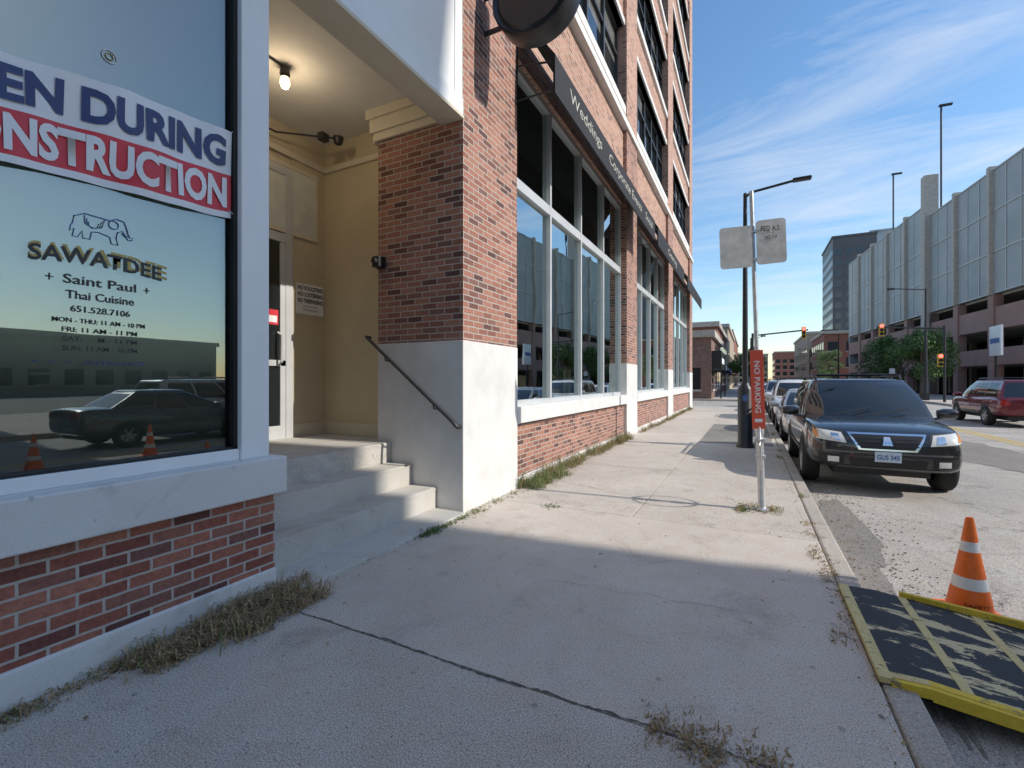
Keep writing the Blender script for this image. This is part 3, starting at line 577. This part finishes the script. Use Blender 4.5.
def car(name,loc,rotz,P,pm):
    c=group(name,loc,rotz); V=[];F=[]
    rings=[]
    for (x,w,z0,z1) in P['st']:
        h_=z1-z0; half=[(0,z0),(.8*w,z0),(.97*w,z0+.05),(1.0*w,z0+.3*h_),(1.0*w,z0+.62*h_),(.975*w,z0+.84*h_),(.93*w,z1-.02),(.84*w,z1+.005),(.5*w,z1+.03),(0,z1+.038)]
        ring=[(x,y,z) for y,z in half]+[(x,-y,z) for y,z in half[-2:0:-1]]
        rings.append(ring)
    n=len(rings[0])
    for r_ in rings: V+=r_
    for i in range(len(rings)-1):
        for k in range(n): F.append((i*n+k,(i+1)*n+k,(i+1)*n+(k+1)%n,i*n+(k+1)%n))
    for i,fl in ((0,1),(len(rings)-1,0)):
        ct=len(V); xs=rings[i][0][0]; V.append((xs+(-.03 if fl else .02),0,sum(p[2] for p in rings[i])/n))
        for k in range(n):
            a_,b_=i*n+k,i*n+(k+1)%n; F.append((ct,b_,a_) if not fl else (ct,a_,b_))
    body=mesh('body',V,F,[pm,M['clad']],c)
    md=body.modifiers.new('s','SUBSURF'); md.levels=2; md.render_levels=2
    cut=[]
    for wx in P['wx']:
        for sd in (-1,1):
            k=lathe('cut',[(0,-.2),(P['r']*1.15,-.2),(P['r']*1.15,.2),(0,.2)],M['clad'],c,40,(wx,sd*.95,P['r']+.01),None,None,'Y'); cut.append(k)
            mo=body.modifiers.new('b','BOOLEAN'); mo.operation='DIFFERENCE'; mo.object=k; mo.solver='EXACT'
    bpy.context.view_layer.update(); dg=bpy.context.evaluated_depsgraph_get(); me=bpy.data.meshes.new_from_object(body.evaluated_get(dg))
    body.modifiers.clear(); body.data=me
    for k in cut: bpy.data.objects.remove(k)
    me.materials.clear(); me.materials.append(pm); me.materials.append(M['clad'])
    zlow=P['st'][4][2]+.06
    for p in me.polygons:
        q=p.center; p.material_index=0
        for wx in P['wx']:
            if math.hypot(q.x-wx,q.z-P['r']-.01)<P['r']*1.14: p.material_index=1
            if abs(math.hypot(q.x-wx,q.z-P['r']-.01)-P['r']*1.15)<.012 and abs(p.normal.y)<.5: p.material_index=1
        if q.z<zlow: p.material_index=1
    me.polygons.foreach_set('use_smooth',[True]*len(me.polygons)); me.set_sharp_from_angle(angle=math.radians(38))
    bvh=BVHTree.FromPolygons([v.co for v in me.vertices],[tuple(p.vertices) for p in me.polygons])
    def patch(nm,q,mat,axis='x',off=.008,nu=8,nv=5,sgn=1,dz=0):
        VV=[];FF=[]
        for i in range(nu+1):
            for j in range(nv+1):
                u,v=i/nu,j/nv
                a_=(q[0][0]*(1-u)+q[1][0]*u)*(1-v)+(q[3][0]*(1-u)+q[2][0]*u)*v
                b_=(q[0][1]*(1-u)+q[1][1]*u)*(1-v)+(q[3][1]*(1-u)+q[2][1]*u)*v
                if axis!='z': b_+=dz
                if axis=='x': o,d=Vector((sgn*4,a_,b_)),Vector((-sgn,0,0))
                elif axis=='y': o,d=Vector((a_,sgn*3,b_)),Vector((0,-sgn,0))
                else: o,d=Vector((a_,b_,3)),Vector((0,0,-1))
                hit=bvh.ray_cast(o,d)[0]
                if hit is None: hit=o+d*(4-abs(P['st'][-1 if sgn>0 else 0][0]) if axis=='x' else 2.1)
                VV.append(hit-d*off)
        for i in range(nu):
            for j in range(nv): FF.append((i*(nv+1)+j,(i+1)*(nv+1)+j,(i+1)*(nv+1)+j+1,i*(nv+1)+j+1))
        return mesh(nm,VV,FF,mat,c,60)
    G=P['gh']; fy=[-1,-.94,-.62,-.2,.2,.62,.94,1]; ss=[.035,.31,.335,.62,.645,.92,1]
    def per(t):
        x_f=G['fb']+(G['ft']-G['fb'])*t; x_r=G['rb']+(G['rt']-G['rb'])*t; w=G['wb']+(G['wt']-G['wb'])*(t-.18*math.sin(math.pi*max(0,t))); z=G['zb']+(G['zt']-G['zb'])*t
        bul=P['bul']; x_f+=.05*math.sin(math.pi*max(0,t))
        out=[(x_f-bul*abs(f)**2.2,w*f*(.97),z) for f in fy]
        xs_=x_f-bul
        for s in ss: out.append((xs_+(x_r-xs_)*s,w*(1-.06*s*s),z))
        wr=w*.94
        for f in (.9,.3,-.3,-.9,-1): out.append((x_r-.03*(1-f*f),wr*f,z))
        for s in ss[::-1][1:]: out.append((xs_+(x_r-xs_)*s,-w*(1-.06*s*s),z))
        return out
    ts=[-.08,.06,.35,.65,.90,1.0]; VV=[];FF=[];II=[]
    for t in ts: VV+=per(t)
    m_=len(per(0))
    for k in range(m_):
        isp=k in (0,6,7,9,11,13,14,18,19,21,23,25)
        for j in range(len(ts)-1):
            FF.append((j*m_+k,j*m_+(k+1)%m_,(j+1)*m_+(k+1)%m_,(j+1)*m_+k)); II.append(1 if (isp or j in (0,4)) else 0)
    FF.append(tuple((len(ts)-1)*m_+k for k in range(m_))); II.append(1)
    mesh('greenhouse',VV,FF,[M['cglass'],pm],c,32,0,II)
    top=per(1.0); cx=sum(p[0] for p in top)/m_; RV=[];RF=[]
    for (sc_,dz) in ((1.0,0.0),(.985,.018),(.95,.034),(.85,.05),(.5,.066),(.0,.072)):
        for p in top: RV.append((cx+(p[0]-cx)*sc_,p[1]*sc_,p[2]+dz))
    for j in range(5):
        for k in range(m_): RF.append((j*m_+k,j*m_+(k+1)%m_,(j+1)*m_+(k+1)%m_,(j+1)*m_+k))
    mesh('roof',RV,RF,pm,c,60)
    for i,wx in enumerate(P['wx']):
        for sd in (-1,1): wheel('wheel_%d%s'%(i,'l' if sd>0 else 'r'),c,wx,sd*(P['st'][4][1]-.115),P['r'],sd)
    wb=P['st'][4][1]; zt=G['zb']
    boxes('underbody',[(-2.1,2.0,-.6,.6,.25,.55)],M['clad'],c)
    for sd in (-1,1):
        tube('mirror_arm',[(G['fb']-.40,sd*(wb-.06),zt-.02),(G['fb']-.40,sd*(wb+.08),zt+.02)],.025,pm,c,8)
        lathe('mirror',[(0,-.14),(.06,-.13),(.085,-.05),(.085,.05),(.06,.12),(0,.13)],pm,c,16,(G['fb']-.40,sd*(wb+.12),zt+.08),50,None,'Y')
    sv=P is SUV
    if sv:
        for sd in (-1,1):
            D_=.08
            patch('headlight_rim',[(sd*.46,.675),(sd*.90,.72),(sd*.93,.90),(sd*.52,.855)],M['clad'],'x',.004,10,6,dz=D_)
            patch('headlight',[(sd*.485,.69),(sd*.885,.735),(sd*.91,.885),(sd*.54,.84)],M['hl'],'x',.008,10,6,dz=D_)
            patch('headlight_inner',[(sd*.56,.72),(sd*.67,.73),(sd*.67,.83),(sd*.58,.82)],M['chrome'],'x',.012,dz=D_)
            patch('turn_lamp',[(sd*.82,.745),(sd*.88,.755),(sd*.89,.865),(sd*.84,.855)],M['amber'],'x',.012,dz=D_)
            patch('fog_surround',[(sd*.52,.36),(sd*.82,.38),(sd*.84,.52),(sd*.52,.50)],M['grille'],'x',.008,dz=.09)
            patch('fog_lamp',[(sd*.58,.385),(sd*.72,.39),(sd*.72,.47),(sd*.58,.47)],M['hl'],'x',.014,dz=.09)
            for kx in (.9,.0,-1.05): patch('door_gap',[(kx,.43),(kx+.012,.43),(kx+.012,1.05),(kx,1.05)],M['grille'],'y',.002,1,8,sd)
            patch('side_cladding',[(-.85,.37),(.95,.37),(.95,.55),(-.85,.55)],M['cladg'],'y',.014,10,3,sd)
            for kx in (.15,-.9): patch('door_handle',[(kx,.90),(kx+.2,.90),(kx+.2,.935),(kx,.935)],pm,'y',.025,3,2,sd)
            patch('tail_lamp',[(sd*.62,.78),(sd*.86,.78),(sd*.88,1.03),(sd*.7,1.03)],M['tail'],'x',.01,5,5,-1)
            patch('hood_crease',[(1.3,sd*.58),(2.3,sd*.46),(2.3,sd*.468),(1.3,sd*.59)],M['cladg'],'z',.001,8,1)
            patch('hood_edge',[(1.3,sd*.82),(2.25,sd*.72),(2.25,sd*.726),(1.3,sd*.828)],M['grille'],'z',.001,8,1)
            tube('roof_rail',[(.25,sd*.64,1.72),(.15,sd*.65,1.80),(-1.75,sd*.65,1.80),(-1.9,sd*.64,1.72)],.02,M['dsteel'],c,8)
            tube('wiper',[(1.36,sd*.25-.25,1.13),(1.16,sd*.25+.3,1.25)],.008,M['gasket'],c,5)
        for xx in (.0,-1.2): tube('cross_bar',[(xx,-.65,1.82),(xx,.65,1.82)],.018,M['dsteel'],c,8)
        patch('grille_chrome',[(-.34,.60),(.34,.60),(.47,.85),(-.47,.85)],M['chrome'],'x',.008,dz=.08)
        patch('grille',[(-.31,.625),(.31,.625),(.43,.825),(-.43,.825)],M['grille'],'x',.014,dz=.08)
        for k,z in enumerate((.67,.72,.77)): patch('grille_bar',[(-.36,z),(.36,z),(.37,z+.012),(-.37,z+.012)],M['dsteel'],'x',.018,8,1,dz=.08)
        patch('emblem',[(-.06,.68),(.06,.68),(.035,.80),(-.035,.80)],M['chrome'],'x',.026,2,2,dz=.08)
        patch('bumper_top_trim',[(-.88,.60),(.88,.60),(.88,.625),(-.88,.625)],M['cladg'],'x',.006,12,1,dz=.03)
        patch('skid_trim',[(-.60,.405),(.60,.405),(.60,.435),(-.60,.435)],M['cladg'],'x',.012,12,1,dz=.0)
        patch('lower_intake',[(-.44,.36),(.44,.36),(.46,.47),(-.46,.47)],M['grille'],'x',.008,dz=.09)
        pp=patch('number_plate',[(-.155,.52),(.155,.52),(.155,.67),(-.155,.67)],M['plt'],'x',.032,2,2)
        px=max(v.co.x for v in pp.data.vertices)+.004
        text('plate_chars','GUS 345',M['bluev'],c,(0,0,0),width=.26,height=.07,warp=lambda x,y:Vector((px,x,.555+y)),offset=.02)
        patch('rear_plate',[(-.155,.7),(.155,.7),(.155,.84),(-.155,.84)],M['plt'],'x',.02,2,2,-1)
    else:
        for sd in (-1,1):
            patch('headlight',[(sd*.45,.55),(sd*.76,.60),(sd*.78,.70),(sd*.50,.65)],M['hl'],'x',.008)
            for kx in (.75,-.15,-1.0): patch('door_gap',[(kx,.32),(kx+.012,.32),(kx+.012,.90),(kx,.90)],M['grille'],'y',.002,1,8,sd)
            patch('tail_lamp',[(sd*.5,.78),(sd*.80,.78),(sd*.80,.92),(sd*.5,.90)],M['tail'],'x',.01,5,5,-1)
        patch('grille',[(-.35,.48),(.35,.48),(.38,.58),(-.38,.58)],M['grille'],'x',.012)
        patch('lower_intake',[(-.55,.28),(.55,.28),(.5,.37),(-.5,.37)],M['grille'],'x',.008)
        patch('number_plate',[(-.155,.38),(.155,.38),(.155,.48),(-.155,.48)],M['plt'],'x',.03,2,2)
    return c
BLK=paint('car_paint_black',(.02,.021,.024)); SIL=paint('car_paint_silver',(.48,.49,.51),.5); WHT=paint('car_paint_white',(.76,.76,.76),0); MAR=paint('car_paint_maroon',(.16,.012,.02)); GRY=paint('car_paint_grey',(.10,.11,.12))
D=-math.pi/2
car('parked_suv',(1.78,10.95,-.15),D,SUV,BLK)
car('parked_car',(1.68,16.8,-.15),D,SED,SIL)
car('parked_suv',(1.75,22.2,-.15),D,SUV,WHT)
car('parked_car',(1.7,27.6,-.15),D,SED,WHT)
car('parked_suv',(1.75,33.2,-.15),D,SUV,SIL)
car('parked_car',(1.7,46.5,-.15),D,SED,WHT)
car('parked_car',(1.7,53,-.15),D,SED,SIL)
car('parked_suv',(9.0,25.5,-.15),math.pi/2,SUV,MAR)
car('parked_car',(8.4,7.4,-.15),math.pi/2,SED,GRY)
car('parked_suv',(11.0,10.2,-.15),math.pi/2,SUV,SIL)
car('moving_car',(4.6,75,-.15),D,SED,WHT)
car('moving_car',(4.9,48,-.15),D,SED,SIL)
car('parked_car',(10.6,62,-.15),math.pi/2,SED,SIL)
# ------------------------------------------------------------------ parking structure
m,nt,b=newmat('louvre_panel'); c=coord(nt); w=N(nt,'ShaderNodeTexWave',bands_direction='Z'); w.inputs['Scale'].default_value=1.6; L(nt,c,w.inputs['Vector'])
n_=noise(nt,c,.35,4); L(nt,mix(nt,.4,ramp_out(nt,n_,[(.3,(.33,.35,.35)),(.7,(.43,.44,.44))]),ramp_out(nt,w.outputs[0],[(0,.6),(.5,1)]),'MULTIPLY'),b.inputs['Base Color']); b.inputs['Roughness'].default_value=.6
M['louvre']=m
M['pink']=concrete('pink_precast',(.38,.235,.205),.3,.3); M['tanp']=pbr('tan_precast',(.46,.41,.35),.8); M['dark']=pbr('dark_interior',(.03,.03,.03),.9)
ang=math.atan2(.089,.996)
P=group('parking_structure',(20,53,0),ang)
boxes('core',[(7,45,-1.5,48,0,20),(1.0,45,-1.5,48,-.2,0)],M['dark'],P)
bd=[];cl=[];lv=[];rib=[];tan=[]
for (z0,z1) in ((3.0,4.5),(6.2,8.2)): bd.append((-.1,.4,-2,48,z0,z1))
boxes('deck_slabs',[(.4,7,-2,48,3.0,3.3),(.4,7,-2,48,6.2,6.5),(.4,7,-2,48,9.2,9.5)],M['tanp'],P)
y=-2
while y<47:
    top=20.6 if y<16 else 22.2
    cl.append((-.25,.5,y-.45,y+.45,-.2,9.3)); tan.append((-.45,.2,y-.22,y+.22,9.3,top+.3))
    lv.append((-.1,.3,y+.22,y+6.03,9.4,top))
    for q in range(1,3): rib.append((-.16,-.1,y+q*2.08-.05,y+q*2.08+.05,9.45,top-.02))
    for zz_ in (9.4,13.1,16.8,top-.12): rib.append((-.18,-.102,y+.23,y+6.02,zz_,zz_+.12))
    y+=6.25
boxes('pink_bands',bd,M['pink'],P,.02); boxes('pink_columns',cl,M['pink'],P,.02); boxes('tan_columns',tan,M['tanp'],P,.02); boxes('louvre_panels',lv,M['louvre'],P); boxes('panel_ribs',rib,M['signback'],P)
boxes('stair_pier',[(-.7,.6,16.3,17.3,0,25.2)],M['tanp'],P,.02); boxes('south_wall',[(0,45,-2.5,-2,0,20.6)],M['louvre'],P)
boxes('north_wall',[(0,45,48,48.4,0,22.2)],M['louvre'],P)
boxes('deck_columns',[(5,5.5,yy,yy+.5,0,9.2) for yy in range(0,46,5)],M['tanp'],P)
for (yy,hh) in ((16.8,33),(31,31)):
    tube('roof_lamp_pole',[(1,yy,20),(1,yy,hh)],.1,M['dsteel'],P,8); boxes('roof_lamp_head',[(.8,2.0,yy-.15,yy+.15,hh,hh+.2)],M['dsteel'],P)
t=group('hanging_sign'); boxes('panel',[(17.6,17.75,50.2,52.2,3.6,6.0)],M['whitev'],t,.02); boxes('sign_panel_strip',[(17.58,17.6,50.4,52.0,4.6,5.0)],M['bluev'],t); boxes('post',[(17.64,17.71,51.1,51.3,0,3.6)],M['dsteel'],t)
def bldg(name,x0,x1,y0,y1,h,wall,sx=3.2,sz=3.4,rot=0,loc=(0,0,0),ww=.6,wh=.6,gm=None,z0=1.0):
    g=group(name,loc,rot); boxes('walls',[(x0,x1,y0,y1,-.2,h)],wall,g); win=[];fr_=[]
    nz=int((h-z0)/sz)
    for (A,B_,ax) in ((y0,y1,'x'),(x0,x1,'y')):
        n=max(1,int((B_-A)/sx)); s=(B_-A)/n
        for i in range(n):
            for k in range(nz):
                a=A+s*(i+.5-ww/2); b_=A+s*(i+.5+ww/2); z=z0+k*sz; zt_=z+sz*wh
                if ax=='x': win.append((x0-.03,x1+.03,a,b_,z,zt_)); fr_.append((x0-.12,x1+.12,a-.1,b_+.1,z-.18,z))
                else: win.append((a,b_,y0-.03,y1+.03,z,zt_)); fr_.append((a-.1,b_+.1,y0-.12,y1+.12,z-.18,z))
    boxes('windows',win,gm or M['dglass'],g); boxes('window_sills',fr_,M['tanp'] if 'tower' not in name else wall,g)
    boxes('cornice',[(x0-.3,x1+.3,y0-.3,y1+.3,h,h+.6)],M['tanp'] if 'tower' not in name else wall,g); boxes('roof_plant',[((x0+x1)/2-2,(x0+x1)/2+2,(y0+y1)/2-2,(y0+y1)/2+2,h+.6,h+2.6)],M['dark'],g); return g
M['towerw']=pbr('dark_tower_cladding',(.085,.085,.095),.5,var=.2,vs=.3); M['tower2']=pbr('pale_tower_cladding',(.35,.38,.42),.4,var=.2,vs=.3)
M['fbrick']=M['brick_far']; M['ftan']=pbr('far_tan_wall',(.38,.31,.23),.85); M['fred']=pbr('far_red_wall',(.26,.11,.08),.85)
bldg('office_tower',25,37,190,215,50,M['towerw'],2.6,3.6,ww=.55,wh=.55)
bldg('office_tower',40,56,215,235,57,M['tower2'],2.2,3.6,ww=.75,wh=.5)
bldg('low_storefront_building',-16,-3,44,58,5.4,M['fbrick'],3.5,3.2,z0=.8)
sg_=group('black_storefront_sign'); boxes('panel',[(-3.0,-2.2,44.2,52,2.6,4.2)],M['black'],sg_,.03); boxes('strip',[(-2.2,-2.19,45,50,3.1,3.6)],M['whitev'],sg_); boxes('posts',[(-2.3,-2.2,44.3,44.4,0,2.6),(-2.3,-2.2,51.7,51.8,0,2.6)],M['black'],sg_)
bldg('brick_row_building',-20,-3.5,60,85,8,M['fred']); bldg('brick_row_building',-20,-3.5,90,125,11,M['ftan']); bldg('brick_row_building',-24,-4,130,190,14,M['fred'])
bldg('brick_row_building',14,30,118,140,11.5,M['fred']); bldg('brick_row_building',13.5,28,145,185,14,M['ftan']); bldg('brick_row_building',-30,10,330,350,18,M['ftan']); bldg('brick_row_building',12,60,290,320,17,M['fred'])
for (y0,mt,ln) in ((62,'redv',8),(75,'whitev',6),(95,'bluev',9),(112,'gold',7)):
    t=group('shop_sign'); boxes('board',[(-3.45,-3.2,y0,y0+ln,3.0,3.9)],M[mt],t,.02); boxes('canopy',[(-3.45,-2.3,y0,y0+ln,2.7,2.85)],M['dark'],t,.02)
bldg('corner_office_building',22,42,-60,6.3,23,M['ftan'],3.4,3.6)
bldg('low_warehouse',70,90,-10,45,7,M['ftan'])
def tree(name,loc,h,r,seed):
    rnd=random.Random(seed); g=group(name,loc)
    tube('trunk',[(0,0,0),(.05,.02,h*.3),(.0,.05,h*.6),(.05,0,h*.9)],.1,M['bark'],g,8,False,[.14,.1,.07,.02])
    V=[];F=[]; cl_=[]
    for k in range(15):
        a=rnd.uniform(0,6.28); zz_=h*rnd.uniform(.40,.97); rr=r*rnd.uniform(.3,1.0)*(1.25-zz_/h*.6); p=Vector((rr*math.cos(a),rr*math.sin(a),zz_)); cl_.append((p,rnd.uniform(.25,.5)*r))
        tube('limb',[(0,0,zz_*.6),p*.6+Vector((0,0,zz_*.3)),p],.03,M['bark'],g,5,False,[.05,.03,.01])
    for p,cr_ in cl_:
        for _ in range(420):
            d=Vector((rnd.gauss(0,1),rnd.gauss(0,1),rnd.gauss(0,.8))).normalized()*cr_*rnd.random()**.4; q=p+d; s=rnd.uniform(.06,.13); u=Vector((rnd.uniform(-1,1),rnd.uniform(-1,1),rnd.uniform(-1,1))).normalized(); v=u.orthogonal().normalized()
            o=len(V); V+=[q-u*s,q+v*s*.6,q+u*s,q-v*s*.6]; F.append((o,o+1,o+2,o+3))
    mesh('foliage',V,F,M['leaf'],g)
tree('street_tree',(13.2,52,0),6.0,2.4,1); tree('street_tree',(13.4,59,0),5.8,2.4,2); tree('street_tree',(13.6,68,0),6,2.4,5); tree('street_tree',(13.6,108,0),7,2.6,3); tree('street_tree',(-.4,68,0),6,2,4)
# ------------------------------------------------------------------ light, world, camera
az=math.radians(5); el=math.radians(34)
sd=Vector((math.cos(az)*math.cos(el),math.sin(az)*math.cos(el),math.sin(el)))
ld=bpy.data.lights.new('sun','SUN'); ld.energy=4.3; ld.angle=math.radians(.5); ld.color=(1,.94,.85); lo=bpy.data.objects.new('sun',ld); S.collection.objects.link(lo)
lo.rotation_euler=sd.to_track_quat('Z','Y').to_euler(); lo.location=(30,0,40)
wd=bpy.data.worlds.new('World'); S.world=wd; wd.use_nodes=True; nt=wd.node_tree; nt.nodes.clear()
o=N(nt,'ShaderNodeOutputWorld'); bg_=N(nt,'ShaderNodeBackground'); sk=N(nt,'ShaderNodeTexSky',sky_type='NISHITA'); sk.sun_disc=False; sk.sun_elevation=el; sk.sun_rotation=math.pi/2-az; sk.air_density=1.2; sk.dust_density=.35; sk.ozone_density=2.5
hs=N(nt,'ShaderNodeHueSaturation'); hs.inputs['Saturation'].default_value=1.15; hs.inputs['Value'].default_value=1.36; L(nt,sk.outputs[0],hs.inputs['Color'])
tc=N(nt,'ShaderNodeTexCoord'); sp=N(nt,'ShaderNodeSeparateXYZ'); L(nt,tc.outputs['Generated'],sp.inputs[0])
zc=mth(nt,'ADD',mth(nt,'MAXIMUM',sp.outputs[2],0.0),.12); cx_=mth(nt,'DIVIDE',sp.outputs[0],zc); cy_=mth(nt,'DIVIDE',sp.outputs[1],zc)
cb=N(nt,'ShaderNodeCombineXYZ'); L(nt,cx_,cb.inputs[0]); L(nt,cy_,cb.inputs[1])
mp=N(nt,'ShaderNodeMapping'); mp.inputs['Rotation'].default_value=(0,0,.5); mp.inputs['Scale'].default_value=(.45,1.7,1); L(nt,cb.outputs[0],mp.inputs[0])
n1=noise(nt,mp.outputs[0],1.1,9,.66,.9); n2=noise(nt,cb.outputs[0],.5,3,.5,.2)
f=mth(nt,'MULTIPLY',ramp_out(nt,n1,[(.46,0),(.74,.85)]),ramp_out(nt,n2,[(.38,.3),(.62,1)]))
L(nt,mix(nt,f,hs.outputs[0],(6.0,6.3,6.8),'LIGHTEN'),bg_.inputs[0]); bg_.inputs[1].default_value=.15; L(nt,bg_.outputs[0],o.inputs[0])
cd=bpy.data.cameras.new('camera'); cd.lens=465/1024*36; cd.sensor_width=36; cd.clip_end=3000; cd.clip_start=.05; cd.shift_y=-3/1024
co=bpy.data.objects.new('camera',cd); S.collection.objects.link(co); co.location=(0,0,1.55); co.rotation_euler=(math.pi/2,0,math.radians(27.1)); S.camera=co
S.view_settings.view_transform='Standard'; S.view_settings.look='None'; S.view_settings.exposure=0
